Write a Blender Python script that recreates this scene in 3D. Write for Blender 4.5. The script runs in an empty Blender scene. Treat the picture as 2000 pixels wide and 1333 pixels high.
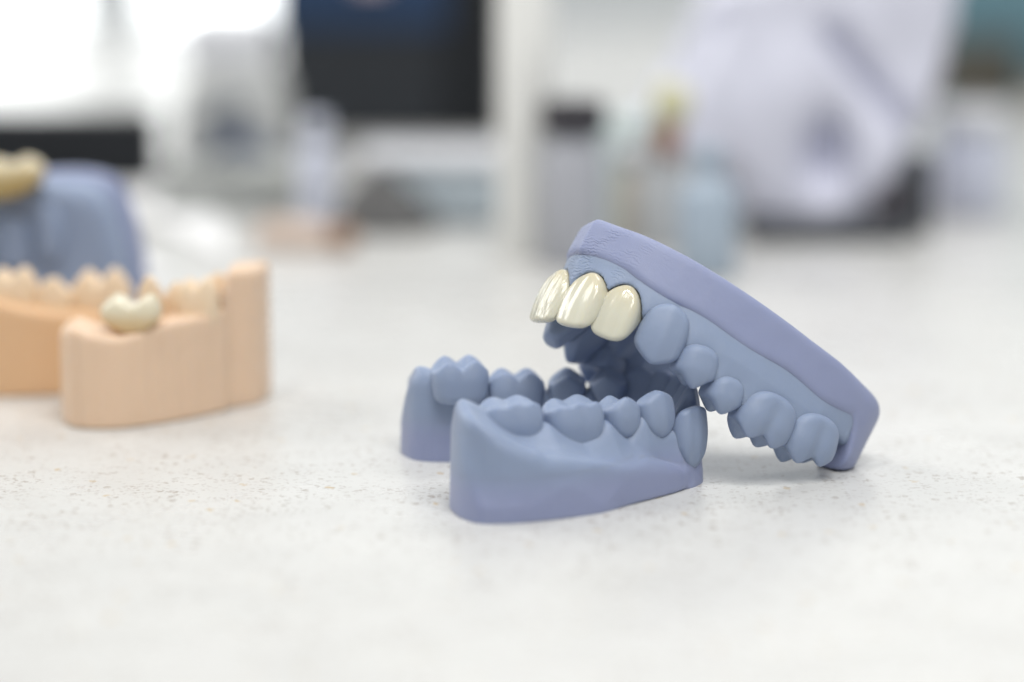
import bpy, math, random
import numpy as np
from mathutils import Matrix, Vector
random.seed(3)
C = bpy.context.scene.collection
MM = 0.001            # everything below is written in millimetres

# ------------------------------------------------------------------ camera, world, light
PITCH = math.radians(11.2)
cam_data = bpy.data.cameras.new('camera'); cam = bpy.data.objects.new('camera', cam_data); C.objects.link(cam)
cam_data.lens = 90; cam_data.sensor_width = 36; cam_data.clip_start = 0.02; cam_data.clip_end = 60
cam.location = (0, 0, 113*MM); cam.rotation_euler = (math.pi/2-PITCH, 0, 0)
cam_data.dof.use_dof = True; cam_data.dof.focus_distance = 0.452; cam_data.dof.aperture_fstop = 4.5
bpy.context.scene.camera = cam

world = bpy.data.worlds.new('World'); bpy.context.scene.world = world; world.use_nodes = True
wn = world.node_tree.nodes; bg = wn['Background']
bg.inputs['Color'].default_value = (0.93, 0.965, 1.0, 1); bg.inputs['Strength'].default_value = 0.38

def area_light(name, loc, target, size, size_y, power, col):
    d = bpy.data.lights.new(name, 'AREA'); d.shape = 'RECTANGLE'; d.size = size; d.size_y = size_y; d.energy = power; d.color = col
    o = bpy.data.objects.new(name, d); C.objects.link(o); o.location = loc
    o.rotation_euler = (Vector(target)-Vector(loc)).to_track_quat('-Z', 'Y').to_euler()
    return o
area_light('window_light', (-1.5, 1.2, 1.1), (0, .45, 0), 1.0, 1.2, 17, (1.0, 0.98, 0.95))
area_light('overhead_light', (0.15, 0.05, 1.5), (0.02, .45, 0), 0.22, 0.22, 5, (1.0, .98, .95))
area_light('softbox', (0.35, -0.35, 1.3), (0.02, .45, 0), 0.8, 0.6, 11, (1.0, .99, .97))
area_light('overhead_light', (0.6, 1.5, 1.7), (0.5, 2.4, 0.2), 0.9, 0.5, 16, (1.0, .99, .98))  # added lamp that brightens the back wall, no known fixture there
area_light('overhead_light', (-0.35, 0.1, 1.5), (0.02, .45, 0), 0.2, 0.2, 5, (1.0, .98, .95))
vs = bpy.context.scene.view_settings
vs.view_transform = 'Standard'; vs.look = 'None'; vs.exposure = 0.0; vs.gamma = 1.0

# ------------------------------------------------------------------ camera maths (placing by depth)
F = 5000.; CP, SP = math.cos(PITCH), math.sin(PITCH); H = 113.
def ground(px, py):
    u, v = (px-1000)/F, (py-666.5)/F
    k = H/(SP+v*CP); return np.array([u*k, k*(CP-v*SP), 0.0])
def at_y(px, py, Y):
    u, v = (px-1000)/F, (py-666.5)/F
    k = Y/(CP-v*SP); return np.array([u*k, Y, H-k*(SP+v*CP)])

# ------------------------------------------------------------------ materials
def mat(name, col, rough=0.5, sss=0.0, sss_r=(1, 1, 1), sss_scale=0.001, coat=0.0, trans=0.0, var=0.06, vscale=300, bump=0.0, bscale=800, spec=0.5, emit=None, estr=0, ior=1.5):
    m = bpy.data.materials.new(name); m.use_nodes = True
    nt = m.node_tree; b = nt.nodes['Principled BSDF']
    b.inputs['Roughness'].default_value = rough; b.inputs['IOR'].default_value = ior
    b.inputs['Specular IOR Level'].default_value = spec
    tc = nt.nodes.new('ShaderNodeTexCoord'); nz = nt.nodes.new('ShaderNodeTexNoise'); nz.inputs['Scale'].default_value = vscale; nz.inputs['Detail'].default_value = 4
    nt.links.new(tc.outputs['Object'], nz.inputs['Vector'])
    mx = nt.nodes.new('ShaderNodeMix'); mx.data_type = 'RGBA'
    mx.inputs[6].default_value = (*[max(0, c*(1-var)) for c in col], 1); mx.inputs[7].default_value = (*[min(1, c*(1+var)) for c in col], 1)
    nt.links.new(nz.outputs['Fac'], mx.inputs[0]); nt.links.new(mx.outputs[2], b.inputs['Base Color'])
    if sss:
        b.inputs['Subsurface Weight'].default_value = sss; b.inputs['Subsurface Radius'].default_value = sss_r; b.inputs['Subsurface Scale'].default_value = sss_scale
    if coat:
        b.inputs['Coat Weight'].default_value = coat; b.inputs['Coat Roughness'].default_value = 0.05
    if trans: b.inputs['Transmission Weight'].default_value = trans
    if bump:
        n2 = nt.nodes.new('ShaderNodeTexNoise'); n2.inputs['Scale'].default_value = bscale; n2.inputs['Detail'].default_value = 3
        nt.links.new(tc.outputs['Object'], n2.inputs['Vector'])
        bp = nt.nodes.new('ShaderNodeBump'); bp.inputs['Strength'].default_value = 1.0; bp.inputs['Distance'].default_value = bump
        nt.links.new(n2.outputs['Fac'], bp.inputs['Height']); nt.links.new(bp.outputs['Normal'], b.inputs['Normal'])
    if emit:
        b.inputs['Emission Color'].default_value = (*emit, 1); b.inputs['Emission Strength'].default_value = estr
    return m

def resin(name, col, front=False, lay_amt=0.000016):
    m = mat(name, col, rough=0.42, sss=0.4, sss_r=(0.7, 0.85, 1.2), sss_scale=0.0014, var=0.035, vscale=160, spec=0.45)
    nt = m.node_tree; b = nt.nodes['Principled BSDF']; tc = [n for n in nt.nodes if n.type == 'TEX_COORD'][0]
    # fine print layers along the object's own z, plus fine powdery grain
    wv = nt.nodes.new('ShaderNodeTexWave'); wv.bands_direction = 'Z'; wv.inputs['Scale'].default_value = 1600; wv.inputs['Distortion'].default_value = 2.5
    wv.inputs['Detail'].default_value = 2; wv.inputs['Detail Scale'].default_value = 1.0
    nt.links.new(tc.outputs['Object'], wv.inputs['Vector'])
    n3 = nt.nodes.new('ShaderNodeTexNoise'); n3.inputs['Scale'].default_value = 2500; n3.inputs['Detail'].default_value = 2
    nt.links.new(tc.outputs['Object'], n3.inputs['Vector'])
    n4 = nt.nodes.new('ShaderNodeTexNoise'); n4.inputs['Scale'].default_value = 260; n4.inputs['Detail'].default_value = 2
    nt.links.new(tc.outputs['Object'], n4.inputs['Vector'])
    b1 = nt.nodes.new('ShaderNodeBump'); b1.inputs['Distance'].default_value = lay_amt; b1.inputs['Strength'].default_value = 1
    b2 = nt.nodes.new('ShaderNodeBump'); b2.inputs['Distance'].default_value = 0.000012; b2.inputs['Strength'].default_value = 1
    b3 = nt.nodes.new('ShaderNodeBump'); b3.inputs['Distance'].default_value = 0.00016; b3.inputs['Strength'].default_value = 1
    nt.links.new(wv.outputs['Fac'], b1.inputs['Height']); nt.links.new(n3.outputs['Fac'], b2.inputs['Height']); nt.links.new(n4.outputs['Fac'], b3.inputs['Height'])
    nt.links.new(b1.outputs['Normal'], b2.inputs['Normal']); nt.links.new(b2.outputs['Normal'], b3.inputs['Normal']); nt.links.new(b3.outputs['Normal'], b.inputs['Normal'])
    if front:      # wrinkled support marks left by the printer on the front of the piece
        sp = nt.nodes.new('ShaderNodeSeparateXYZ'); nt.links.new(tc.outputs['Object'], sp.inputs[0])
        mk = nt.nodes.new('ShaderNodeMapRange'); mk.inputs['From Min'].default_value = -0.006; mk.inputs['From Max'].default_value = 0.003; nt.links.new(sp.outputs['Y'], mk.inputs['Value'])
        w2 = nt.nodes.new('ShaderNodeTexWave'); w2.wave_type = 'RINGS'; w2.inputs['Scale'].default_value = 520; w2.inputs['Distortion'].default_value = 9; w2.inputs['Detail'].default_value = 3; w2.inputs['Detail Scale'].default_value = 1.4
        nt.links.new(tc.outputs['Object'], w2.inputs['Vector'])
        n5 = nt.nodes.new('ShaderNodeTexNoise'); n5.inputs['Scale'].default_value = 330; nt.links.new(tc.outputs['Object'], n5.inputs['Vector'])
        m5 = nt.nodes.new('ShaderNodeMapRange'); m5.inputs['From Min'].default_value = .46; m5.inputs['From Max'].default_value = .62; nt.links.new(n5.outputs['Fac'], m5.inputs['Value'])
        a5 = nt.nodes.new('ShaderNodeMath'); a5.operation = 'MULTIPLY'; nt.links.new(mk.outputs[0], a5.inputs[0]); nt.links.new(m5.outputs[0], a5.inputs[1])
        b5 = nt.nodes.new('ShaderNodeBump'); b5.inputs['Distance'].default_value = 0.00009; nt.links.new(a5.outputs[0], b5.inputs['Strength']); nt.links.new(w2.outputs['Fac'], b5.inputs['Height'])
        nt.links.new(b3.outputs['Normal'], b5.inputs['Normal']); nt.links.new(b5.outputs['Normal'], b.inputs['Normal'])
    rg = nt.nodes.new('ShaderNodeMapRange'); rg.inputs['To Min'].default_value = 0.36; rg.inputs['To Max'].default_value = 0.52
    nt.links.new(n4.outputs['Fac'], rg.inputs['Value']); nt.links.new(rg.outputs['Result'], b.inputs['Roughness'])
    return m
RES_BLUE = resin('blue_grey_resin', (0.272, 0.335, 0.468))
RES_LILAC = resin('lilac_grey_resin', (0.283, 0.318, 0.478))
RES_BLUE_F = resin('blue_grey_resin_front', (0.272, 0.335, 0.468), True); RES_LILAC_F = resin('lilac_grey_resin_front', (0.283, 0.318, 0.478), True)
RES_PEACH = resin('peach_resin', (0.78, 0.575, 0.41)); RES_ORANGE = resin('orange_peach_resin', (0.73, 0.48, 0.28))
RES_PEACH_T = resin('peach_resin_teeth', (0.78, 0.62, 0.44))

def ceramic(name, c_cerv, c_inc, z0, z1, ridge=0.00005):
    m = mat(name, c_inc, rough=0.16, sss=0.5, sss_r=(1.0, .85, .6), sss_scale=0.0010, coat=0.5, spec=0.5)
    nt = m.node_tree; b = nt.nodes['Principled BSDF']; tc = [n for n in nt.nodes if n.type == 'TEX_COORD'][0]
    sp = nt.nodes.new('ShaderNodeSeparateXYZ'); nt.links.new(tc.outputs['Object'], sp.inputs[0])
    mr = nt.nodes.new('ShaderNodeMapRange'); mr.interpolation_type = 'SMOOTHSTEP'; mr.inputs['From Min'].default_value = z0; mr.inputs['From Max'].default_value = z1
    nt.links.new(sp.outputs['Z'], mr.inputs['Value'])
    mx = nt.nodes.new('ShaderNodeMix'); mx.data_type = 'RGBA'; mx.inputs[6].default_value = (*c_inc, 1); mx.inputs[7].default_value = (*c_cerv, 1)
    nt.links.new(mr.outputs['Result'], mx.inputs[0]); nt.links.new(mx.outputs[2], b.inputs['Base Color'])
    # glaze growth lines: long along z, narrow across
    mp = nt.nodes.new('ShaderNodeMapping'); mp.inputs['Scale'].default_value = (1500, 1500, 120)
    nt.links.new(tc.outputs['Object'], mp.inputs['Vector'])
    nz = nt.nodes.new('ShaderNodeTexNoise'); nz.inputs['Scale'].default_value = 1.0; nz.inputs['Detail'].default_value = 1
    nt.links.new(mp.outputs['Vector'], nz.inputs['Vector'])
    bp = nt.nodes.new('ShaderNodeBump'); bp.inputs['Distance'].default_value = ridge; bp.inputs['Strength'].default_value = 1.0
    nt.links.new(nz.outputs['Fac'], bp.inputs['Height']); nt.links.new(bp.outputs['Normal'], b.inputs['Normal']); nt.links.new(bp.outputs['Normal'], b.inputs['Coat Normal'])
    return m
CROWN = ceramic('ivory_ceramic', (0.63, 0.57, 0.40), (0.67, 0.655, 0.54), 0.004, 0.012)
CROWN_RIDGED = ceramic('ridged_ivory_ceramic', (0.63, 0.57, 0.40), (0.67, 0.655, 0.54), 0.004, 0.012, 0.00034)
WARM = ceramic('warm_ivory_ceramic', (0.66, 0.48, 0.25), (0.74, 0.68, 0.52), 0.002, 0.006)

# ------------------------------------------------------------------ implicit surfaces -> mesh
def smax(a, b, k):
    h = np.clip(0.5-0.5*(b-a)/k, 0, 1); return b*(1-h)+a*h + k*h*(1-h)
def smin(a, b, k): return -smax(-a, -b, k)
def nets(f, lo, hi, res):
    ax = [np.arange(lo[i], hi[i]+res, res) for i in range(3)]
    v = f(ax[0][:, None, None], ax[1][None, :, None], ax[2][None, None, :])
    v = np.broadcast_to(v, tuple(len(a) for a in ax)).astype(np.float32).copy()
    v[0] = np.maximum(v[0], .05); v[-1] = np.maximum(v[-1], .05); v[:, 0] = np.maximum(v[:, 0], .05); v[:, -1] = np.maximum(v[:, -1], .05); v[:, :, 0] = np.maximum(v[:, :, 0], .05); v[:, :, -1] = np.maximum(v[:, :, -1], .05)
    ins = v < 0
    n = [s-1 for s in v.shape]
    acc = np.zeros(n+[3], np.float32); cnt = np.zeros(n, np.float32)
    corners = [(i, j, k) for i in (0, 1) for j in (0, 1) for k in (0, 1)]
    def sl(c): return tuple(slice(c[d], c[d]+n[d]) for d in range(3))
    for c0 in corners:
        for d in range(3):
            if c0[d]: continue
            c1 = list(c0); c1[d] = 1
            a, b = v[sl(c0)], v[sl(c1)]; m = (a < 0) != (b < 0)
            t = np.where(m, a/np.where(m, a-b, 1), 0)
            for e in range(3): acc[..., e] += np.where(m, (t if e == d else c0[e]), 0)
            cnt += m
    act = cnt > 0; idx = -np.ones(n, np.int64); idx[act] = np.arange(act.sum())
    P = acc[act]/cnt[act][:, None]; I = np.argwhere(act)
    V = np.stack([ax[d][0]+(I[:, d]+P[:, d])*res for d in range(3)], 1)
    quads = []
    for d in range(3):
        e, g = (d+1) % 3, (d+2) % 3
        s0 = [slice(1, -1)]*3; s1 = [slice(1, -1)]*3; s0[d] = slice(0, -1); s1[d] = slice(1, None)
        A, B = ins[tuple(s0)], ins[tuple(s1)]
        for flip, m in ((False, A & ~B), (True, ~A & B)):
            q = np.argwhere(m); q = q+1; q[:, d] -= 1
            def id_(de, dg):
                r = q.copy(); r[:, e] += de; r[:, g] += dg; return idx[r[:, 0], r[:, 1], r[:, 2]]
            w = np.stack([id_(-1, -1), id_(0, -1), id_(0, 0), id_(-1, 0)], 1)
            quads.append(w[:, ::-1] if flip else w)
    return V, np.concatenate(quads)
def field_normals(ob, f, V, e=.25):
    n = []
    pts = np.asarray(V, float); out = np.zeros_like(pts); lo = pts.min(0)-1; hi = pts.max(0)+1; r = .36
    ax = [np.arange(lo[i], hi[i]+r, r) for i in range(3)]
    g = f(ax[0][:, None, None], ax[1][None, :, None], ax[2][None, None, :]); g = np.broadcast_to(g, tuple(len(a) for a in ax))
    G = np.gradient(g)
    q = (pts-lo)/r; i0 = np.floor(q).astype(int); t = q-i0
    for d in range(3):
        for a in (0, 1):
            for b in (0, 1):
                for c in (0, 1):
                    w = (t[:, 0] if a else 1-t[:, 0])*(t[:, 1] if b else 1-t[:, 1])*(t[:, 2] if c else 1-t[:, 2])
                    out[:, d] += w*G[d][i0[:, 0]+a, i0[:, 1]+b, i0[:, 2]+c]
    out /= np.linalg.norm(out, axis=1)[:, None]+1e-9
    ob.data.normals_split_custom_set_from_vertices(out.tolist())
def mesh_from(name, V, Q, m, parent=None, smooth=True):
    me = bpy.data.meshes.new(name); V = np.asarray(V, np.float32)*MM; Q = np.asarray(Q, np.int32)
    me.vertices.add(len(V)); me.vertices.foreach_set('co', V.ravel())
    me.loops.add(Q.size); me.loops.foreach_set('vertex_index', Q.ravel())
    me.polygons.add(len(Q)); me.polygons.foreach_set('loop_start', np.arange(0, Q.size, Q.shape[1], dtype=np.int32))
    me.update(calc_edges=True); me.validate()
    if smooth: me.polygons.foreach_set('use_smooth', np.ones(len(me.polygons), bool))
    me.materials.append(m); o = bpy.data.objects.new(name, me); C.objects.link(o)
    if parent: o.parent = parent
    return o
def tag(o, label=None, cat=None, group=None, kind=None):
    if label: o['label'] = label
    if cat: o['category'] = cat
    if group: o['group'] = group
    if kind: o['kind'] = kind
    return o
def empty(name, mw, label, cat, group=None):
    o = bpy.data.objects.new(name, None); o.empty_display_size = 0.01; C.objects.link(o); o.matrix_world = mw
    return tag(o, label, cat, group)

def poly_sd(X, Y, P):
    P = np.asarray(P, float); n = len(P); d = np.full(np.broadcast(X, Y).shape, 1e9); s = np.ones(d.shape)
    for i in range(n):
        a, b = P[i], P[i-1]; e = b-a; wx, wy = X-a[0], Y-a[1]
        t = np.clip((wx*e[0]+wy*e[1])/(e@e), 0, 1); d = np.minimum(d, (wx-e[0]*t)**2+(wy-e[1]*t)**2)
        c1 = Y >= a[1]; c2 = Y < b[1]; c3 = e[0]*wy > e[1]*wx
        fl = (c1 & c2 & c3) | (~c1 & ~c2 & ~c3); s = np.where(fl, -s, s)
    return s*np.sqrt(d)
def smooth_closed(P, it=2):
    P = np.asarray(P, float)
    for _ in range(it):
        Q = np.roll(P, -1, 0); P = np.stack([.75*P+.25*Q, .25*P+.75*Q], 1).reshape(-1, 2)
    return P
def spline(P, n=200):
    P = np.asarray(P, float)
    for _ in range(4):
        Q = [P[0]]
        for a, b in zip(P[:-1], P[1:]): Q += [.75*a+.25*b, .25*a+.75*b]
        Q.append(P[-1]); P = np.array(Q)
    return P
def arch_field(X, Y, P):           # arc position and signed lateral distance of the arch line
    best = np.full(np.broadcast(X, Y).shape, 1e9); S = np.zeros(best.shape); D = np.zeros(best.shape); s0 = 0
    for a, b in zip(P[:-1], P[1:]):
        e = b-a; L = math.hypot(*e)
        t = np.clip(((X-a[0])*e[0]+(Y-a[1])*e[1])/(L*L), 0, 1)
        dx, dy = X-a[0]-e[0]*t, Y-a[1]-e[1]*t; d2 = dx*dx+dy*dy; m = d2 < best
        best = np.where(m, d2, best); S = np.where(m, s0+t*L, S)
        D = np.where(m, np.sign(e[0]*dy-e[1]*dx)*np.sqrt(d2), D); s0 += L
    return S, D

# ------------------------------------------------------------------ teeth (frame: x along the arch, y outwards, z root-wards, tip at 0)
def incisor_sdf(w, h, thick, pointed=0.0, fat=1.0, edge=0.9, corner=.55, close=.30):
    def f(x, y, z):
        u = np.clip(z/h, -.3, 1.6)
        a = w/2*(0.93+0.10*np.sin(np.clip(u, 0, 1)*2.2)-0.50*np.clip(u-.35, 0, 2)**1.7)
        side = np.sqrt((x)**2+.01)-a
        lab = y-(0.15+1.15*fat*np.sin(np.clip(u*.95+.05, 0, 1.3)*2.35)-0.9*(np.abs(x)/(w/2))**2.4*(1+.5*pointed)+.09*np.cos(x*2*math.pi/(w*.42)))
        lin = -(edge+(thick-edge)*np.clip(u, 0, 1)**.75)-y+0.25*(x/(w/2))**2-.0
        tip = (0.10+0.5*pointed+corner*np.abs(x/(w/2))**(3.2 if pointed < .3 else 1.35)*(0.9+2.3*pointed)) - z-(.5*pointed+.1)
        d = smax(side, smax(lab, lin, 1.3), 1.5)
        d = smax(d, tip*.9, .7)
        return smax(d, (z-h*1.04+h*close*(x/(w/2))**2)*.8, 1.3)
    return f
def molar_sdf(w, h, ly, cusps, out=1.5, lin=1.3, k=0.72, groove=.35, close=.30, sq=3.0, taper=.20, rim=.75):
    yc = -ly/2+(out-lin)/2; b0 = (ly+out+lin)/2
    def f(x, y, z):
        u = z/h
        g = 1-taper*np.clip(1-u*2.2, 0, 1.4)**2-.16*np.clip(u-.45, 0, 1.5)**1.3
        gy = 1-.34*np.clip(.95-u*1.5, 0, 1.4)**2-.12*np.clip(u-.45, 0, 1.5)**1.3
        a, b = w/2*g, b0*gy-groove*np.exp(-(x/(.11*w))**2)*np.clip(1.15-u, 0, 1)
        X, Y = np.abs(x)/a, np.abs(y-yc)/b
        body = ((X**sq+Y**2.7)**(1/2.8)-1)*np.minimum(a, b)*.95
        zs = None
        for cx, cy, cz in cusps:
            d = cz+k*(np.sqrt((x-cx)**2+(y-cy)**2+.5)-.7)
            zs = d if zs is None else smin(zs, d, .35)
        zs = -smax(-zs, -(zs*0+2.3), .8)
        d = smax(body, (zs-z)*.85, rim)
        return smax(d, (z-h*1.06+h*close*(x/(w/2))**2)*.8, 1.5)
    return f
def premolar_sdf(w, h, ly, ldz=.8, k=.72, **kw):
    return molar_sdf(w, h, ly, [(0, 0, 0), (0, -ly, ldz)], out=1.3, lin=1.2, k=k, groove=-.12, **kw)

def tooth_matrix(tip, out, root):   # columns x, y, z in jaw space
    z = np.array(root, float); z /= np.linalg.norm(z); y = np.array(out, float); y -= y@z*z; y /= np.linalg.norm(y); x = np.cross(y, z)
    return np.stack([x, y, z], 1), np.array(tip, float)

def build_jaw(root_ob, teeth, zdir, tooth_mat):
    """teeth: dicts name, tip, out, root, sdf, box, part"""
    for t in teeth:
        if t.get('skip'): continue
        V, Q = nets(t['sdf'], t['lo'], t['hi'], t.get('res', .27))
        R, o = tooth_matrix(t['tip'], t['out'], t['root'])
        mo = Matrix([[*R[0], o[0]*MM], [*R[1], o[1]*MM], [*R[2], o[2]*MM], [0, 0, 0, 1]])
        ob = mesh_from(t['name'], V, Q, t.get('mat', tooth_mat), None if t.get('free') else root_ob)
        if t.get('free'):
            ob.matrix_world = root_ob.matrix_world @ mo; ob['tx'] = float(round(t['tip'][0], 2)); tag(ob, t['label'], 'dental crown', 'ivory crowns on the raised jaw model')
        else: ob.matrix_parent_inverse.identity(); ob.matrix_basis = mo
        t['ob'] = ob

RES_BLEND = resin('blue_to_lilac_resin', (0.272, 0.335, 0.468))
def blend_foot(m, lilac, z0, z1):     # mixes the base colour from lilac low down to blue-grey higher up
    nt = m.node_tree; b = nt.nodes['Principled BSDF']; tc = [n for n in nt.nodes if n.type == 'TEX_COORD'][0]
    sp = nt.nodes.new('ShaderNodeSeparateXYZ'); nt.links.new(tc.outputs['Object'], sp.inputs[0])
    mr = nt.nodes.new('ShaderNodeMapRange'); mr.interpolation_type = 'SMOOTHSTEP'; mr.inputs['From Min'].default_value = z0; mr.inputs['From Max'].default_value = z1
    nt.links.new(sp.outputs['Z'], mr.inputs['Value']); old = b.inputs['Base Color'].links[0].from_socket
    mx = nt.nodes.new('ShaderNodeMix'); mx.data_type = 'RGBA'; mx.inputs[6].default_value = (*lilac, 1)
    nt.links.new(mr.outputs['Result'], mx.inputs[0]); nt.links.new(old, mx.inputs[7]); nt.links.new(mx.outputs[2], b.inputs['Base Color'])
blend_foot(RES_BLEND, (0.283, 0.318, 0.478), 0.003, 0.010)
# ================================================================== UPPER JAW MODEL
RU = np.array([[-0.4961, -0.7315, 0.4677], [0.854, -0.3137, 0.4151], [-0.1569, 0.6053, 0.7804]]); TU = np.array([9.7173, 446.1025, 26.1589])
MU = Matrix([[*RU[0], TU[0]*MM], [*RU[1], TU[1]*MM], [*RU[2], TU[2]*MM], [0, 0, 0, 1]])
def upper_teeth(free=True):
    T = []
    def add(kind, tip, out, root, sdf, lo, hi, **kw): T.append(dict(name=kind, tip=tip, out=out, root=root, sdf=sdf, lo=lo, hi=hi, **kw))
    for s in (-1, 1):      # -1 = side towards the camera
        z = lambda a: a
        near = s < 0
        # central, lateral, canine
        zc = .2
        for kind, tip, out, root, w, h, th, pt, lab in (
            ('dental_crown', (s*4.25, 3.0 if near else 4.3, -.3), (s*(.22 if near else .02), 1), (0, -.02, 1), 8.7, 10.6, 5.8, 0, 'middle ivory crown with a broad flat face on the raised blue jaw model' if near else 'ivory crown seen edge-on at the left tip of the raised blue jaw model'),
            ('dental_crown', (s*9.6, -1.5, .2), (s*.58, .8), (0, -.02, 1), 7.7, 10.3, 5.6, .1, 'rightmost ivory crown, next to the blue canine of the raised jaw model')):
            if kind == 'dental_crown' and s > 0 and abs(tip[0]) > 8:
                add('incisor', (10.2, -1.8, -.5), out, root, incisor_sdf(8.0, 9.5, 6.5, 0, 1.0, 2.4), (-5, -9, -1.5), (5, 3.2, 13), zg=9.5, w=7.2, bl=5)
                continue
            add(kind if free else 'incisor', tip, (*out, 0), root, incisor_sdf(w, h, th, pt, 1.1, corner=1.15 if pt == 0 else 1.7), (-5.5, -8, -1.5), (5.5, 3.4, 12), free=free, mat=CROWN if near else CROWN_RIDGED, label=lab, res=.2, zg=h, w=w, bl=th, crown=True)
        add('canine', (s*14.6, -9.8 if near else -10.6, 0), (s*.86, .5, 0), (s*.03, .12, 1), incisor_sdf(8.9, 10.8, 7, 1.6, 1.35, corner=.62, close=.2), (-5.8, -9.5, -1.5), (5.8, 3.8, 14), zg=10.2, w=8.4, bl=7)
        add('premolar', (s*17.7, -17.7, -.3), (s*.93, .3, 0), (s*.08, .25, 1), premolar_sdf(8.0, 7.6, 6, .6, close=.16, taper=.4, k=1.1), (-5, -9, -1.8), (4.5, 3, 11), zg=6.4, w=6.7, bl=8)
        add('premolar', (s*19.3, -24.3, -1.5), (s*.96, .2, 0), (s*.08, .2, 1), premolar_sdf(7.2, 6.8, 6, .3, close=.16, taper=.4, k=1.1), (-4.5, -9, -1.8), (4.5, 3, 11), zg=5.5, w=6.5, bl=8)
        if near: add('molar', (s*21.8, -32.6, -2.3), (s*.98, .12, 0), (s*.05, .1, 1), molar_sdf(11.6, 9, 6.4, [(2.5, 0, 0), (-2.5, 0, .3), (2.0, -6.2, -.2), (-2.5, -6.2, .3)], groove=.7, k=.95, rim=.5, close=.22), (-6.5, -9.5, -1.8), (6.5, 3.2, 12), zg=8.2, w=10.8, bl=9.5)
        if near: add('molar', (s*22.6, -43.3, -.4), (s*.99, .0, 0), (s*.03, .25, 1), molar_sdf(11.4, 9, 6.2, [(2.4, 0, -.3), (-2.4, 0, .6), (1.9, -6, -.4), (-2.4, -5.6, .9)], groove=.7, k=.95, rim=.5, close=.22), (-6.5, -9.5, -2), (6.5, 3.2, 12), zg=8.4, w=10.2, bl=9.2)
    return T
def fix_out(T):
    for t in T:
        if len(t['out']) == 2: t['out'] = (*t['out'], 0)
    return T

def tip_line(teeth, ext):
    L_ = sorted([t for t in teeth if t['tip'][0] < 0], key=lambda t: t['tip'][1]); R_ = sorted([t for t in teeth if t['tip'][0] > 0], key=lambda t: -t['tip'][1])
    o = L_+R_; pts = [np.array(t['tip'][:2]) for t in o]
    return o, [pts[0]+np.array((ext[0], -14))]+pts+[pts[-1]+np.array((-ext[0], -14))]
def gum_fields(teeth, zsign, ext):
    order, line = tip_line(teeth, ext); P = spline(line)
    ss = [float(arch_field(np.array([[t['tip'][0]]]), np.array([[t['tip'][1]]]), P)[0][0, 0]) for t in order]
    sv, gv, bv, wv = [], [], [], []
    for i, t in enumerate(order):
        g = zsign*t['tip'][2]+t['zg']; sv.append(ss[i]); gv.append(g); bv.append(1); wv.append(t['bl'])
        if i+1 < len(order):
            t2 = order[i+1]; g2 = zsign*t2['tip'][2]+t2['zg']; pap = zsign*(t['tip'][2]+t2['tip'][2])/2
            sv.append((ss[i]*t2['w']+ss[i+1]*t['w'])/(t['w']+t2['w'])); gv.append(max((g+g2)/2-3.9, pap+2.6)); bv.append(0); wv.append((t['bl']+t2['bl'])/2)
    fine = np.linspace(sv[0]-25, sv[-1]+25, 1200)
    def sm(v, n=25):
        o = np.interp(fine, sv, v); k = np.hanning(n); k /= k.sum(); return np.convolve(np.pad(o, n//2, 'edge'), k, 'valid')
    G_, B_, W_ = sm(gv, 17), sm(bv), sm(wv)
    sgn = float(np.sign(arch_field(np.array([[0.]]), np.array([[20.]]), P)[1][0, 0]))
    def f(X, Y):
        x2, y2 = np.broadcast_arrays(X[:, :, 0], Y[:, :, 0]); s, d = arch_field(x2, y2, P)
        return [a[:, :, None] for a in (d*sgn, np.interp(s, fine, G_), np.interp(s, fine, B_), np.interp(s, fine, W_))]
    return f

UT = fix_out(upper_teeth())
def upper_gum(clip=True):
    g = gum_fields(UT, 1, (1.5,))
    def f(X, Y, Z):
        dd, G, B, W = g(X, Y)
        Zr = np.broadcast_to(Z, (X.shape[0], Y.shape[1], Z.shape[2]))
        t = np.clip((Zr-G)/6, -1, 1.6)
        outw = .35+.45*B+1.5*np.clip(t, -1, 1)+.5*np.clip(t-1, 0, 1)
        inw = W-1.6+2.0*np.clip(t, -1, 1.5)
        lat = smax(dd-outw, -dd-inw, 1.5)
        mid = np.abs(dd+W*.42)
        top = (G-Zr)+.06*np.clip(mid-2.5, 0, 9)**2
        r = smax(lat, top*.8, 1.5)
        # stay just inside the wall of the base, stop behind the last tooth
        x2, y2 = np.broadcast_arrays(X[:, :, 0], Y[:, :, 0]); p = poly_sd(x2, y2, UP_POLY)[:, :, None]
        r = smax(r, p+.45-.9*np.clip((12-Zr)/4, 0, 1)*np.clip((y2[:, :, None]+46)/5, 0, 1)+1.0*np.clip((-y2[:, :, None]-49)/3, 0, 1), 1.2)
        r = smax(r, Zr-15.5, 1)
        r = smax(r, -(Y+53.0)+0*Zr, 1.5)
        # seats of the crowns
        for t_ in UT:
            if t_.get('crown'):
                R, o = tooth_matrix(t_['tip'], t_['out'], t_['root'])
                xx, yy, zz = X-o[0], Y-o[1], Z-o[2]
                a = R[0, 0]*xx+R[1, 0]*yy+R[2, 0]*zz; b = R[0, 1]*xx+R[1, 1]*yy+R[2, 1]*zz; c = R[0, 2]*xx+R[1, 2]*yy+R[2, 2]*zz
                cs = smax(t_['sdf'](a, b, c), c-t_['zg']-.5, .8)
                r = np.maximum(r, -(cs-.17))
        if clip:
            wz = RU[2, 0]*X+RU[2, 1]*Y+RU[2, 2]*Z+TU[2]; r = smax(r, .25-wz, .3)
        return r
    return f
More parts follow.
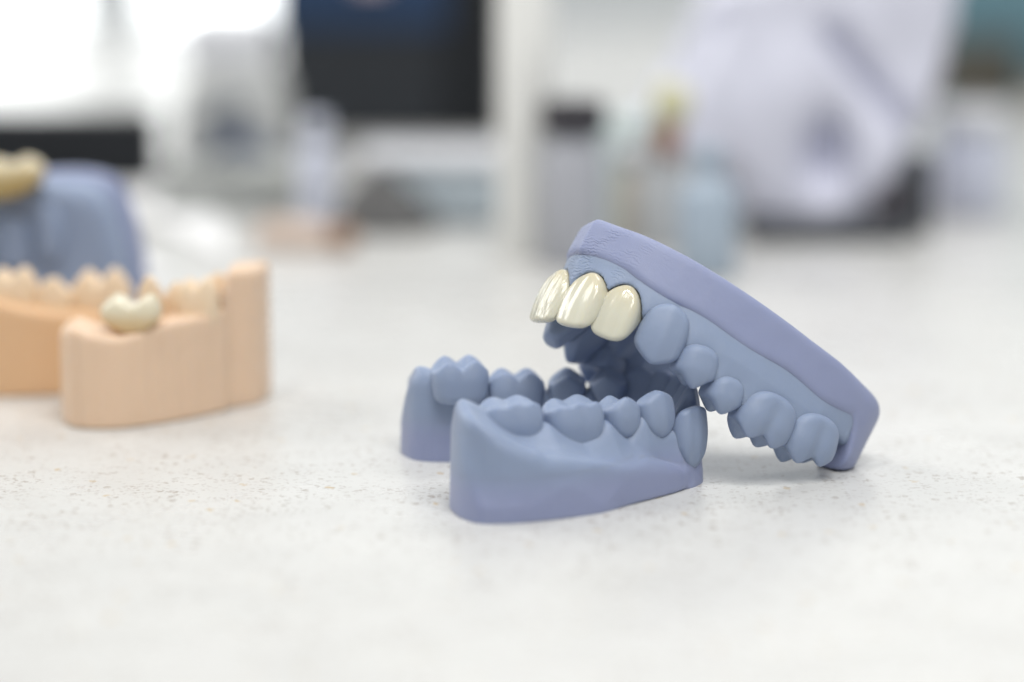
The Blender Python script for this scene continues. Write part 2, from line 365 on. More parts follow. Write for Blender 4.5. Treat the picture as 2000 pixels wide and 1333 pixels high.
up_near = [(-1, 6.5), (-4.2, 4.0), (-9.5, 0.4), (-14.0, -6.5), (-18.2, -15.5), (-21.2, -27), (-22.2, -39), (-21.6, -47.5), (-20.0, -53.4), (-16, -57), (-12, -55.5), (-10.6, -50), (-10.4, -42), (-9, -30), (-7.5, -20), (-5, -14.5), (0, -12.5), (5, -14.5), (7.5, -20), (9, -28), (11, -32.5), (20, -32.5), (22, -30), (21.2, -26), (18.2, -15.5), (14.5, -5.5), (11, 0.6), (7.5, 4.2), (3, 5.6)]
up_out = np.array(up_near)
def chaikin_keep(P, keep):        # smooth outline that keeps the front point sharp
    return spline(np.array(list(P)+[P[0]]))[:-1]
UP_POLY = chaikin_keep(up_out, 0)
def upper_base(X, Y, Z):
    x2, y2 = np.broadcast_arrays(X[:, :, 0], Y[:, :, 0]); p = poly_sd(x2, y2, UP_POLY)[:, :, None]
    tip = np.hypot(x2*1.0, np.minimum(y2-5.4, 0))[:, :, None]
    ft = 11.0+1.6*np.exp(-((y2-3)/8.)**2)+.35*np.sin(y2*.35)          # height of the fold round the arch
    ft = ft-7.3*np.clip((-y2-47.4)/4.2, 0, 1)**1.8
    ft = np.where(y2 < -45, ft, ft)[:, :, None]
    slab = smax(np.broadcast_to(ft, (X.shape[0], Y.shape[1], Z.shape[2]))-Z, Z-(20.7-1.0*np.clip((-y2[:, :, None]-8)/25, 0, 1)), 1.0)
    kk = 2.1+1.6*np.clip((-y2[:, :, None]-40)/8, 0, 1); pn = smax(p, slab, kk)
    wz = RU[2, 0]*X+RU[2, 1]*Y+RU[2, 2]*Z+TU[2]
    return smax(pn, .2-wz, .3)

upper = empty('upper_jaw_model', MU, 'blue-grey resin jaw model with three ivory crowns, tipped up over the lower model', 'dental model')
V, Q = nets(upper_gum(), (-29, -59, -1), (29, 9, 17), .36); mesh_from('gum', V, Q, RES_BLUE_F, upper)
V, Q = nets(upper_base, (-26, -61, 1), (26, 9, 22), .36); mesh_from('base', V, Q, RES_LILAC_F, upper)
build_jaw(upper, UT, 1, RES_BLUE)

# ================================================================== LOWER JAW MODEL
YAW = 0.2946; ca, sa = math.cos(YAW), math.sin(YAW)
RL = np.array([[sa, ca, 0], [-ca, sa, 0], [0, 0, 1]]); TL = np.array([30.8452, 452.6139, 0.05])
ML = Matrix([[*RL[0], TL[0]*MM], [*RL[1], TL[1]*MM], [*RL[2], TL[2]*MM], [0, 0, 0, 1]])
LT = []
def addl(kind, tip, out, root, sdf, lo, hi, **kw): LT.append(dict(name=kind, tip=tip, out=(*out, 0), root=root, sdf=sdf, lo=lo, hi=hi, **kw))
for s in (1, -1):
    near = s > 0
    addl('incisor', (s*2.4, .9, 16.6), (s*.1, 1), (0, -.06, -1), incisor_sdf(5.0, 8.5, 5, 0), (-3.5, -7, -1.5), (3.5, 3, 11), zg=8, w=5, bl=5)
    addl('incisor', (s*7.1, -.4, 16.6), (s*.4, .9), (0, -.06, -1), incisor_sdf(5.4, 8.5, 5, .1), (-3.6, -7, -1.5), (3.6, 3, 11), zg=8, w=5.4, bl=5)
    if near: addl('canine', (12.7, -2.0, 14.2), (.8, .55), (-.03, -.10, -1), incisor_sdf(7.8, 11, 6.2, .3, 1.3), (-4.8, -8, -1.5), (4.8, 3.6, 13), zg=10.5, w=6.6, bl=6.5)
    else: addl('canine', (-11.2, -3.6, 16.5), (-.8, .55), (0, -.05, -1), incisor_sdf(6.8, 10, 6.2, .5, 1.3), (-4.8, -8, -1.5), (4.8, 3.6, 13), zg=8.5, w=6.6, bl=6.5)
    addl('premolar', (s*13.6, -9.3, 17.5 if near else 16.8), (s*.88, .42), (-s*.02, .02, -1), incisor_sdf(7.6, 8.2, 6.5, 1.05, 1.25, 1.6) if near else premolar_sdf(7, 7, 5, 1.0), (-5, -9, -1.8), (5, 3.6, 11), zg=7.6, w=7.0, bl=7)
    addl('premolar', (s*15.4, -16.1 if near else -17, 17.3 if near else 16.6), (s*.93, .3), (-s*.02, 0, -1), premolar_sdf(7, 7, 5.2, .7), (-5, -9, -1.8), (5, 3.2, 10.5), zg=7.2, w=7.0, bl=7.6)
    addl('molar', (s*18.5, -25.5 if near else -26.4, 17.6 if near else 16.7), (s*.98, .16), (-s*.04, 0, -1), molar_sdf(10.6, 8, 6.2, ([(3.3, 0, .15), (0, .1, 0.0), (-3.2, 0, .3), (2.3, -6.2, .1), (-2.3, -6.2, .4)] if near else [(2.4, 0, 0.0), (-2.5, 0, .2), (2.3, -6.2, .0), (-2.3, -6.2, .2)]), k=.52 if near else .85, rim=.5, groove=.2, out=1.1, close=.2, sq=3.8), (-6.5, -9.5, -1.8), (6.5, 3.2, 12), zg=8.0, w=10.5, bl=9.2)
    addl('molar', (s*19.8, -37.4 if near else -37.0, 18.5 if near else 19.2), (s*.99, .08), (-s*.05, 0, -1), molar_sdf(11.2 if near else 10.6, 8, 6.0, ([(3.2, 0, .1), (0.1, 0, 0.0), (-3.2, 0, .3), (2.3, -6.0, .1), (-2.3, -6.0, .1)] if near else [(2.3, 0, -.2), (-2.4, 0, -.2), (2.4, -6.0, .4), (-2.4, -6.0, .3)]), k=.48 if near else .95, rim=.5, groove=.2, out=1.1, close=.18 if near else .05, sq=3.8), (-6.5, -9.5, -1.8), (6.5, 3.2, 12), zg=7.4 if near else 5.2, w=10.4, bl=9.2)
lo_poly = smooth_closed(np.array([(12.8, -46.5), (16, -48.3), (23.5, -48.3), (27.2, -44.5), (28.6, -39), (27.9, -30.5), (24.4, -20.5), (19.7, -11.2), (16.6, -5.8), (13.5, -2.9), (8, -.6), (0, 0.6), (-8, 1.0), (-14, -2), (-19.5, -10.5), (-24, -20.5), (-28, -31), (-29.3, -40), (-28.5, -44.5), (-24, -45.2), (-19.2, -44.2), (-17.2, -40), (-15.5, -31), (-11.5, -20), (-7.5, -12), (-2, -8.6), (3, -8.6), (7.5, -12), (9.2, -20), (10.6, -31), (11.4, -40)]), 2)
def base_top(y2):
    return np.interp(y2, [-50, -46, -41.8, -37.6, -34.5, -28, -20, -14, -9, -5.5, -2, 4], [18.6, 18.4, 15.9, 12.5, 10.6, 9.2, 7.8, 7.0, 5.3, 4.3, 4.6, 4.6])
def lower_base(X, Y, Z):
    x2, y2 = np.broadcast_arrays(X[:, :, 0], Y[:, :, 0]); p = poly_sd(x2, y2, lo_poly)[:, :, None]
    # the far leg's walls stop a little lower; slight taper upwards
    t = base_top(y2)[:, :, None]+.35*np.sin(x2*.8)[:, :, None]
    t = t-1.6*np.clip((np.abs(x2)-22)/5, 0, 1)[:, :, None]*np.clip((-y2-36)/6, 0, 1)[:, :, None]
    t = t+(1.0*np.clip((21-np.abs(x2))/5, -.5, 1)*np.clip((-y2-36)/5, 0, 1)*np.clip((y2+48.5)/4, 0, 1))[:, :, None]
    f = smax(p+.03*Z, (Z-t)*.8, 1.9)
    return smax(f, -Z, .5)
lower_fields = gum_fields(LT, -1, (.3,))
def lower_ridge(X, Y, Z):
    dd, G, B, W = lower_fields(X, Y); G = -G
    x2, y2 = np.broadcast_arrays(X[:, :, 0], Y[:, :, 0]); Zr = np.broadcast_to(Z, (X.shape[0], Y.shape[1], Z.shape[2]))
    p = poly_sd(x2, y2, lo_poly)[:, :, None]
    t = np.clip((G-Zr)/6, -1, 2); post = np.clip((-y2-9)/16, 0, 1)[:, :, None]
    outw = .35+.45*B+(1.2+2.6*post)*np.clip(t, -1, 1.4)
    inw = W-1.6+1.3*np.clip(t, -1, 1.2)
    lat = smax(dd-outw, -dd-inw, 1.5)
    r = smax(lat, (Zr-G)*.8+.06*np.clip(np.abs(dd+W*.42)-2.5, 0, 9)**2, 1.5)
    r = smax(r, p-.3-1.6*np.clip((y2+12)/6, 0, 1)[:, :, None], 1.5)
    return smax(r, -(Y+45.0)+0*Zr, 1.5)
def lower_all(X, Y, Z):
    k = (.45+4.6*np.clip((-Y-12)/12, 0, 1))
    return smin(lower_base(X, Y, Z), lower_ridge(X, Y, Z), k)
def split_z(X, Y):
    y2 = np.broadcast_arrays(X[:, :, 0], Y[:, :, 0])[1]; return np.minimum(base_top(y2), 7.2)[:, :, None]
def lower_gum(X, Y, Z): return np.maximum(lower_all(X, Y, Z), split_z(X, Y)-Z)
def lower_foot(X, Y, Z): return np.maximum(lower_all(X, Y, Z)+.01, Z-split_z(X, Y)-.5)
lower = empty('lower_jaw_model', ML, 'horseshoe blue-grey resin lower jaw model lying flat on the worktop', 'dental model')
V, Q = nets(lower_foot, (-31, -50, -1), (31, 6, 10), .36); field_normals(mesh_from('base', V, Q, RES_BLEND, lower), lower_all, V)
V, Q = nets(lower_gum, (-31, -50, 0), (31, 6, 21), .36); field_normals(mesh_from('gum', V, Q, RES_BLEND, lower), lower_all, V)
build_jaw(lower, LT, -1, RES_BLUE)

# ================================================================== WORKTOP
def worktop_mat():
    m = bpy.data.materials.new('speckled_quartz'); m.use_nodes = True; nt = m.node_tree; b = nt.nodes['Principled BSDF']
    tc = nt.nodes.new('ShaderNodeTexCoord'); b.inputs['Roughness'].default_value = .3; b.inputs['Specular IOR Level'].default_value = .5
    nz = nt.nodes.new('ShaderNodeTexNoise'); nz.inputs['Scale'].default_value = 60; nz.inputs['Detail'].default_value = 5
    nt.links.new(tc.outputs['Object'], nz.inputs['Vector'])
    cur = nt.nodes.new('ShaderNodeMix'); cur.data_type = 'RGBA'; cur.inputs[6].default_value = (.545, .545, .53, 1); cur.inputs[7].default_value = (.66, .66, .642, 1)
    nt.links.new(nz.outputs['Fac'], cur.inputs[0]); out = cur.outputs[2]
    warp = nt.nodes.new('ShaderNodeTexNoise'); warp.inputs['Scale'].default_value = 900; warp.inputs['Detail'].default_value = 2
    nt.links.new(tc.outputs['Object'], warp.inputs['Vector'])
    clu = nt.nodes.new('ShaderNodeTexNoise'); clu.inputs['Scale'].default_value = 90; nt.links.new(tc.outputs['Object'], clu.inputs['Vector'])
    clm = nt.nodes.new('ShaderNodeMapRange'); clm.inputs['From Min'].default_value = .35; clm.inputs['From Max'].default_value = .62; clm.inputs['To Min'].default_value = .25; clm.inputs['To Max'].default_value = .85; nt.links.new(clu.outputs['Fac'], clm.inputs['Value'])
    sm = nt.nodes.new('ShaderNodeTexNoise'); sm.inputs['Scale'].default_value = 22; sm.inputs['Detail'].default_value = 6; nt.links.new(tc.outputs['Object'], sm.inputs['Vector'])
    smr = nt.nodes.new('ShaderNodeMapRange'); smr.inputs['To Min'].default_value = .16; smr.inputs['To Max'].default_value = .42; nt.links.new(sm.outputs['Fac'], smr.inputs['Value']); nt.links.new(smr.outputs[0], b.inputs['Roughness'])
    wadd = nt.nodes.new('ShaderNodeVectorMath'); wadd.operation = 'MULTIPLY_ADD'; wadd.inputs[1].default_value = (.0026, .0026, .0026)
    nt.links.new(warp.outputs['Color'], wadd.inputs[0]); nt.links.new(tc.outputs['Object'], wadd.inputs[2])
    for scale, rad, thr, col, seed in ((400, .25, .84, (.34, .30, .26, 1), 0), (700, .28, .74, (.38, .35, .32, 1), 3.1), (1000, .34, .60, (.47, .45, .43, 1), 7.7), (260, .2, .94, (.50, .38, .22, 1), 5.3)):
        mp = nt.nodes.new('ShaderNodeMapping'); mp.inputs['Location'].default_value = (seed, seed*.7, 0); nt.links.new(wadd.outputs[0], mp.inputs['Vector'])
        vo = nt.nodes.new('ShaderNodeTexVoronoi'); vo.voronoi_dimensions = '2D'; vo.inputs['Scale'].default_value = scale; nt.links.new(mp.outputs[0], vo.inputs['Vector'])
        ms = nt.nodes.new('ShaderNodeMapRange'); ms.inputs['From Min'].default_value = rad; ms.inputs['From Max'].default_value = rad*.7; nt.links.new(vo.outputs['Distance'], ms.inputs['Value'])
        sp = nt.nodes.new('ShaderNodeSeparateColor'); nt.links.new(vo.outputs['Color'], sp.inputs[0])
        gt = nt.nodes.new('ShaderNodeMath'); gt.operation = 'GREATER_THAN'; gt.inputs[1].default_value = thr; nt.links.new(sp.outputs[0], gt.inputs[0])
        mu = nt.nodes.new('ShaderNodeMath'); mu.operation = 'MULTIPLY'; nt.links.new(ms.outputs[0], mu.inputs[0]); nt.links.new(gt.outputs[0], mu.inputs[1])
        mu2 = nt.nodes.new('ShaderNodeMath'); mu2.operation = 'MULTIPLY'; nt.links.new(clm.outputs[0], mu2.inputs[1]); nt.links.new(mu.outputs[0], mu2.inputs[0])
        mx = nt.nodes.new('ShaderNodeMix'); mx.data_type = 'RGBA'; nt.links.new(mu2.outputs[0], mx.inputs[0]); nt.links.new(out, mx.inputs[6]); mx.inputs[7].default_value = col; out = mx.outputs[2]
    nt.links.new(out, b.inputs['Base Color'])
    return m
def rbox(name, size, m, parent=None, loc=(0, 0, 0), rot=(0, 0, 0), r=2.0, seg=3, taper=1.0):
    import bmesh
    bm = bmesh.new(); bmesh.ops.create_cube(bm, size=1.0)
    for v in bm.verts:
        k = taper if v.co.z > 0 else 1
        v.co = Vector((v.co.x*size[0]*k*MM, v.co.y*size[1]*k*MM, (v.co.z+.5)*size[2]*MM))
    if r > 0: bmesh.ops.bevel(bm, geom=list(bm.edges), offset=min(r, min(size)*.45)*MM, segments=seg, profile=.5, affect='EDGES')
    me = bpy.data.meshes.new(name); bm.to_mesh(me); bm.free(); me.materials.append(m)
    for p in me.polygons: p.use_smooth = True
    o = bpy.data.objects.new(name, me); C.objects.link(o); o.location = Vector(loc)*MM; o.rotation_euler = rot
    if parent: o.parent = parent
    return o
def lathe(name, prof, m, parent=None, loc=(0, 0, 0), rot=(0, 0, 0), n=40):
    V = []; Q = []
    k = len(prof)
    for i in range(n):
        a = 2*math.pi*i/n
        for r, z in prof: V.append((r*math.cos(a), r*math.sin(a), z))
    for i in range(n):
        j = (i+1) % n
        for q in range(k-1): Q.append((i*k+q, j*k+q, j*k+q+1, i*k+q+1))
    o = mesh_from(name, V, Q, m, parent); o.location = Vector(loc)*MM; o.rotation_euler = rot; return o
def thing(name, loc, rz, label, cat, group=None):
    return empty(name, Matrix.Translation(Vector(loc)*MM) @ Matrix.Rotation(rz, 4, 'Z'), label, cat, group)
top = rbox('worktop', (2600, 1500, 30), worktop_mat(), loc=(200, 780, -30), r=3)
tag(top, 'off-white speckled quartz worktop under all the dental models', 'worktop')

# ================================================================== BLURRED BENCH BACKGROUND
def simple(name, col, rough=.5, **k): return mat(name, col, rough=rough, vscale=k.pop('vscale', 40), **k)
WHITE = simple('white_plastic', (.72, .73, .76), .4); COOL = simple('cool_white_plastic', (.62, .65, .76), .4)
PALE = simple('pale_grey_plastic', (.50, .51, .50), .5); DARK = simple('black_plastic', (.014, .016, .019), .75, spec=.25)
NAVY = simple('charcoal_plastic', (.026, .030, .036), .9, bump=.0006); BLUEF = simple('blue_fabric', (.02, .045, .10), .9)
GREYC = simple('grey_cloth', (.13, .13, .13), .9, bump=.002, bscale=120); IVORY = simple('ivory_plastic', (.85, .85, .82), .45)
PBLUE = simple('pale_blue_plastic', (.45, .54, .64), .35, trans=.15); YEL = simple('yellow_bristle', (.62, .60, .38), .6)
BROWN = simple('brown_handle', (.30, .12, .06), .4); CAPM = simple('dark_cap_plastic', (.03, .027, .035), .6)
LABEL = simple('grey_label', (.42, .43, .47), .5); TEAL = simple('teal_paint', (.13, .25, .30), .5); TAUPE = simple('taupe_card', (.075, .07, .055), .7)
BEIGE = simple('beige_wax', (.45, .41, .35), .6); PINK = simple('pink_acrylic', (.62, .50, .52), .4); SLATE = simple('slate_rubber', (.06, .065, .075), .6)
RECESS = simple('lilac_grey_plastic', (.22, .23, .32), .5); ROSE = simple('rose_resin', (.62, .50, .42), .5); YCER = simple('yellow_ceramic', (.62, .50, .20), .25, coat=.5)
def extr(name, pts, Y, depth, m, parent=None, rnd=4., res=2.0):     # rounded slab from an outline in x,z
    P = np.asarray(pts, float); lo = (P[:, 0].min()-2*res, Y-2*res, P[:, 1].min()-2*res); hi = (P[:, 0].max()+2*res, Y+depth+2*res, P[:, 1].max()+2*res)
    Pc = smooth_closed(P, 2)
    def f(X, Yy, Z):
        x2, z2 = np.broadcast_arrays(X[:, 0, :], Z[:, 0, :]); p = poly_sd(x2, z2, Pc)[:, None, :]
        return smax(p, np.abs(Yy-Y-depth/2)-depth/2+0*p, rnd)
    V, Q = nets(f, lo, hi, res); return mesh_from(name, V, Q, m, parent)
def px_outline(pts, Y): return [(lambda q: (q[0], q[2]))(at_y(a, b, Y)) for a, b in pts]
def upright(name, px, py_base, w, h, d, m, label, cat, r=3, rz=0, taper=1.0, group=None):   # box standing on the worktop, base centre seen at px,py
    g = ground(px, py_base); k = g[1]/1000*1.0
    o = rbox(name, (w, d, h), m, loc=(g[0], g[1]+d/2, 0), rot=(0, 0, rz), r=r, taper=taper)
    if label: tag(o, label, cat, group)
    return o

# --- peach sectional models ------------------------------------------------
def peach_model(foot, topx, topz, thick, label, teeth, pm=None):
    F2 = [ground(*q)[:2] for q in foot]; F2 = np.array(F2)
    back = F2[::-1]+np.array((0.5, thick)); poly = smooth_closed(np.concatenate([F2, back]), 2)
    c = poly.mean(0); poly = poly-c
    tx = np.array([ground(a, b)[0] for a, b in topx])-c[0]
    yb = F2[:, 1].mean()
    tz = np.array([at_y(a, b, np.interp(ground(a, foot[0][1])[0], F2[:, 0], F2[:, 1]))[2] for a, b in topz])
    root = thing('peach_jaw_model', (c[0], c[1], 0.05), 0, label, 'dental model')
    def f(X, Y, Z):
        x2, y2 = np.broadcast_arrays(X[:, :, 0], Y[:, :, 0]); p = (poly_sd(x2, y2, poly)+.06*np.sin(x2*1.9+1.5*np.sin(x2*.4))+.05*np.sin(x2*4.3+1)+.35*np.exp(-((x2-tx[1]-1)/.8)**2)+.3*np.exp(-((x2-tx[5])/.6)**2))[:, :, None]
        t = np.interp(x2, tx, tz)[:, :, None]
        return smax(smax(p, (Z-t)*.8, 1.4), -Z, .5)
    lo = (poly[:, 0].min()-1, poly[:, 1].min()-1, -1); hi = (poly[:, 0].max()+1, poly[:, 1].max()+1, max(tz)+2)
    V, Q = nets(f, lo, hi, .6); mesh_from('base', V, Q, pm or RES_PEACH, root)
    for i, (px, py, dY, w, ly, h, kind, root_len) in enumerate(teeth):
        x0 = ground(px, foot[0][1])[0]; Y0 = np.interp(x0, F2[:, 0], F2[:, 1])+dY
        q = at_y(px, py, Y0)
        sd = molar_sdf(w, h, ly, [(w*.23, 0, 0), (-w*.23, 0, .4), (w*.2, -ly, .1), (-w*.22, -ly, .3)] if kind != 'c' else [(w*.37, -1, -.7), (-w*.2, -.5, .2), (-w*.2, -3, -.2), (w*.22, -ly, .9)], k=.8, groove=.5 if kind == 'c' else .1, sq=3 if kind == 'c' else 5, close=.3 if kind == 'c' else 0) if kind != 'p' else premolar_sdf(w, h, ly, .6)
        V, Q = nets(lambda a, b, c_: sd(a, b, c_/root_len), (-w*.7, -ly-3.5, -2), (w*.7, 3.5, h*1.4*root_len), .4)
        Rm, o = tooth_matrix((q[0]-c[0], q[1]-c[1], q[2]), (0, -1, 0), (0, 0, -1))
        mo = Matrix([[*Rm[0], o[0]*MM], [*Rm[1], o[1]*MM], [*Rm[2], o[2]*MM], [0, 0, 0, 1]])
        if kind == 'c':
            ob = mesh_from('dental_crown', V, Q, WARM); ob.matrix_world = root.matrix_world @ mo; tag(ob, 'ivory molar crown seated on the nearer peach jaw model', 'dental crown')
        else:
            ob = mesh_from('molar' if kind == 'm' else 'premolar', V, Q, RES_PEACH_T, root); ob.matrix_basis = mo
    return root, c
peach_model([(118, 815), (131, 838), (180, 841), (242, 840), (340, 826), (440, 806), (452, 798), (484, 795), (519, 786)],
            [(118, 830), (150, 830), (190, 830), (245, 830), (330, 830), (412, 830), (424, 830), (431, 830), (520, 830)],
            [(118, 640), (150, 640), (190, 655), (245, 662), (330, 632), (435, 610), (447, 600), (456, 528), (520, 526)], 13,
            'pale peach sectional jaw model carrying one ivory crown, tall block at its right end',
            [(252, 580, 3.5, 12.0, 5.0, 7.0, 'c', 1), (383, 545, 5, 9, 5.5, 8, 'm', 1.6), (425, 530, 9, 8, 5, 8, 'p', 1.8), (290, 535, 12, 5.5, 5, 8, 'p', 2.4), (345, 548, 11.5, 6, 5, 8, 'p', 2.0)])
peach_model([(-190, 770), (-120, 776), (0, 777), (70, 776), (140, 772), (200, 766), (240, 757)],
            [(-190, 770), (-100, 770), (0, 770), (60, 770), (180, 770), (240, 770)],
            [(-190, 575), (-100, 580), (0, 590), (60, 605), (180, 620), (240, 625)], 12,
            'orange-peach jaw model at the left edge, behind the crowned peach one',
            [(18, 524, 6, 10.5, 6, 8, 'm', 1.7), (98, 540, 6, 8.5, 6, 8, 'p', 1.7), (192, 526, 6, 13, 6, 8, 'm', 1.8), (-75, 520, 6, 9, 6, 8, 'm', 1.7)], RES_ORANGE)

# --- second blue model, rounded and upright, at the left edge ----------------
Y2 = 560.
o2 = at_y(60, 600, Y2); u2 = thing('jaw_model', (0, 0, 0), 0, 'rounded upright blue-grey resin model with a tan crown on top, behind the peach ones', 'dental model')
def foot_(pts): return [(x, max(z-3.2*(z > 10), 0.2)) for x, z in px_outline(pts, Y2)]
extr('gum', foot_([(-190, 760), (-190, 470), (-150, 390), (-60, 345), (60, 334), (160, 336), (200, 362), (226, 430), (244, 510), (252, 760)]), Y2, 17, RES_BLUE, u2, 4, .9)
extr('base', foot_([(-175, 760), (-175, 480), (-130, 390), (-40, 336), (90, 324), (178, 328), (218, 356), (244, 430), (262, 510), (270, 760)]), Y2+14, 9, RES_LILAC, u2, 2.5, .9)
for px_, py_, w_ in ((-60, 470, 8), (20, 455, 8.5), (92, 440, 7)):
    sd = incisor_sdf(w_, 12, 6, .3); V, Q = nets(sd, (-6, -8, -1.5), (6, 3.2, 14), .5); q = at_y(px_, py_+70, Y2-2)
    Rm, o = tooth_matrix(q, (-.25, -1, .1), (0, .1, 1)); ob = mesh_from('tooth', V, Q, RES_BLUE, u2); ob.matrix_basis = Matrix([[*Rm[0], o[0]*MM], [*Rm[1], o[1]*MM], [*Rm[2], o[2]*MM], [0, 0, 0, 1]])
YC = ceramic('tan_ceramic', (.42, .30, .10), (.66, .57, .38), 0.001, .007)
sd = molar_sdf(18.5, 8.5, 9, [(5.5, 0, .9), (-3, 0, 0), (5, -8, .6), (-3, -8, 0)], k=.5); V, Q = nets(sd, (-13, -13, -2), (13, 4, 13), .6); q = at_y(-10, 312, Y2-6)
Rm, o = tooth_matrix(q, (-.1, -1, 0), (.12, 0, -1)); ob = mesh_from('dental_crown', V, Q, YC); ob.matrix_world = Matrix([[*Rm[0], o[0]*MM], [*Rm[1], o[1]*MM], [*Rm[2], o[2]*MM], [0, 0, 0, 1]])
tag(ob, 'large tan and yellow crown on top of the upright blue model at the left edge', 'dental crown')

# --- things far along the bench --------------------------------------------
wall = rbox('wall', (5200, 60, 2600), mat('painted_wall', (.84, .87, .87), .8, vscale=3), loc=(300, 2400, -900), r=0); tag(wall, kind='structure')
GLOW = mat('bright_window_pane', (.8, .8, .8), .5, emit=(.97, 1, 1), estr=3.2, vscale=2)
FRAME = simple('white_frame', (.7, .72, .73), .5)
def window(x0, x1, y1, label):
    a = at_y(x0, y1, 2392); b = at_y(x1, -700, 2392); w = b[0]-a[0]; h = b[2]-a[2]
    r = thing('window', (a[0]+w/2, 2368, a[2]), 0, label, 'window', None)
    rbox('pane', (w, 6, h), GLOW, r, loc=(0, -4, 0), r=.5)
    for sx in (-1, 1): rbox('frame', (14, 16, h+28), FRAME, r, loc=(sx*(w/2+7), -5, -14), r=1)
    rbox('sill', (w+40, 26, 14), FRAME, r, loc=(0, -10, -15), r=1)
window(-260, 125, 130, 'bright white window furthest left in the background')
window(310, 520, 20, 'bright window between the left one and the dark device')
tray = thing('equipment_case', ground(40, 372), 0, 'low black case on the bench behind the tipped blue model', 'case')
rbox('body', (146, 22, 22.5), DARK, tray, loc=(-30, 11, 0), r=1.5); rbox('lid', (144, 20, 1.6), DARK, tray, loc=(-30, 11, 22.3), r=.6)
dev = thing('bench_device', ground(758, 274), 0, 'dark navy and black bench device towering behind the pale box', 'device')
rbox('body', (64, 30, 95), NAVY, dev, loc=(-10, 18, 0), r=3); rbox('side_panel', (22, 34, 110), DARK, dev, loc=(33, 18, 0), r=1.5)
rbox('top_panel', (66, 32, 30), BLUEF, dev, loc=(-10, 17, 41), r=2); rbox('button', (12, 4, 5), PINK, dev, loc=(-6, -1, 58), r=1)
mach = thing('grey_machine', ground(470, 330), .1, 'pale grey desktop machine between the window and the dark device', 'machine')
rbox('body', (44, 40, 34), PALE, mach, loc=(-2, 24, 0), r=8, taper=.8); rbox('hood', (30, 30, 20), WHITE, mach, loc=(-4, 26, 32), r=6); rbox('slot', (16, 3, 5), simple('dark_blue_rubber', (.03, .05, .10)), mach, loc=(-4, 2.6, 17), rot=(0, -.3, 0), r=1.5)
m2 = rbox('waste_bin', (30, 30, 13), simple('warm_grey_plastic', (.36, .37, .35)), loc=(*ground(505, 412)[:2]+np.array((0, 16)), 0), r=4); tag(m2, 'low warm-grey plastic block in front of the pale machine', 'plastic block')
def bottle(px, py, r, h, m, cap, label, cat='bottle', capr=.8, caph=.2, neck=.5, lean=0):
    g = ground(px, py); t = thing('bottle', (g[0], g[1]+r, 0), lean, label, cat)
    hb = h*(1-caph)
    lathe('body', [(0, 0), (r*.9, 0), (r, r*.12), (r, hb*.78), (r*.92, hb*.86), (r*neck, hb*.94), (r*neck, hb), (0, hb)], m, t)
    lathe('cap', [(0, hb-.2), (r*capr, hb-.2), (r*capr, h-r*.08), (r*capr*.93, h), (0, h)], cap, t); return t
b = bottle(618, 445, 5.4, 32, COOL, COOL, 'slim cool-white bottle left of the crumpled grey cloth', capr=.7)
bottle(1120, 528, 8.3, 44, LABEL, CAPM, 'grey bottle with a black screw cap behind the raised jaw model', capr=1.05, caph=.17, neck=.8)
bottle(1026, 508, 7.8, 110, IVORY, IVORY, 'tall ivory canister right of the dark device', 'canister', neck=.8)
bottle(1385, 548, 7.8, 34, PBLUE, PBLUE, 'pale blue squeeze bottle in front of the lavender-white bag', capr=.5)
bottle(1240, 482, 9.5, 29, BEIGE, WHITE, 'beige jar behind the apex of the raised jaw model', 'jar', capr=1.0, neck=.9)
bottle(1905, 425, 11.0, 32, COOL, WHITE, 'cool-white jar right of the lavender-white bag', 'jar', capr=1.0, neck=.9)
bottle(1755, 440, 7.6, 15, PINK, WHITE, 'small pinkish cup at the foot of the lavender-white bag', 'cup', capr=.9, neck=.9)
box = thing('storage_box', ground(840, 455), 0, 'pale blue-grey translucent storage box behind the grey cloth', 'box')
rbox('body', (40, 34, 17), simple('frosted_box', (.50, .57, .62), .4, trans=.1), box, loc=(0, 30, 0), r=3); rbox('lid', (42, 36, 4), WHITE, box, loc=(0, 30, 17), r=1.5)
tag(upright('teal_box', 1225, 480, 16, 36, 14, simple('pale_teal', (.52, .60, .60)), None, None), 'pale teal carton standing behind the beige jar', 'carton')
def blob(name, c, rad, m, amp, seed, label, cat):
    rs = np.random.RandomState(seed); ph = rs.rand(6, 4)*6.28; fr = rs.randn(6, 3)*1.4
    def f(X, Y, Z):
        d = np.sqrt((X/rad[0])**2+(Y/rad[1])**2+(Z/rad[2])**2)
        n = sum(np.sin(X/rad[0]*fr[i, 0]*2+Y/rad[1]*fr[i, 1]*2+Z/rad[2]*fr[i, 2]*2+ph[i, 0]) for i in range(6))/6
        return np.maximum((d-1+amp*n)*min(rad), -Z)
    V, Q = nets(f, (-rad[0]*1.4, -rad[1]*1.4, -1), (rad[0]*1.4, rad[1]*1.4, rad[2]*1.4), min(rad)/9); o = mesh_from(name, V, Q, m); o.location = Vector(c)*MM; tag(o, label, cat); return o
g = ground(740, 452); blob('crumpled_cloth', (g[0]+1, g[1]-2, 0), (14, 8, 17), GREYC, .35, 4, 'crumpled dark grey cloth on the bench in front of the pale box', 'cloth')
g = ground(570, 492); pm = thing('small_model', (g[0], g[1]+6, 0), -.25, 'small pale rose resin piece lying with a brown-tipped end', 'resin piece')
rbox('body', (24, 10, 8), ROSE, pm, r=3, taper=.8); rbox('tip', (6, 8, 7), simple('brown_tip', (.32, .18, .10)), pm, loc=(14.6, 0, 0), r=2)
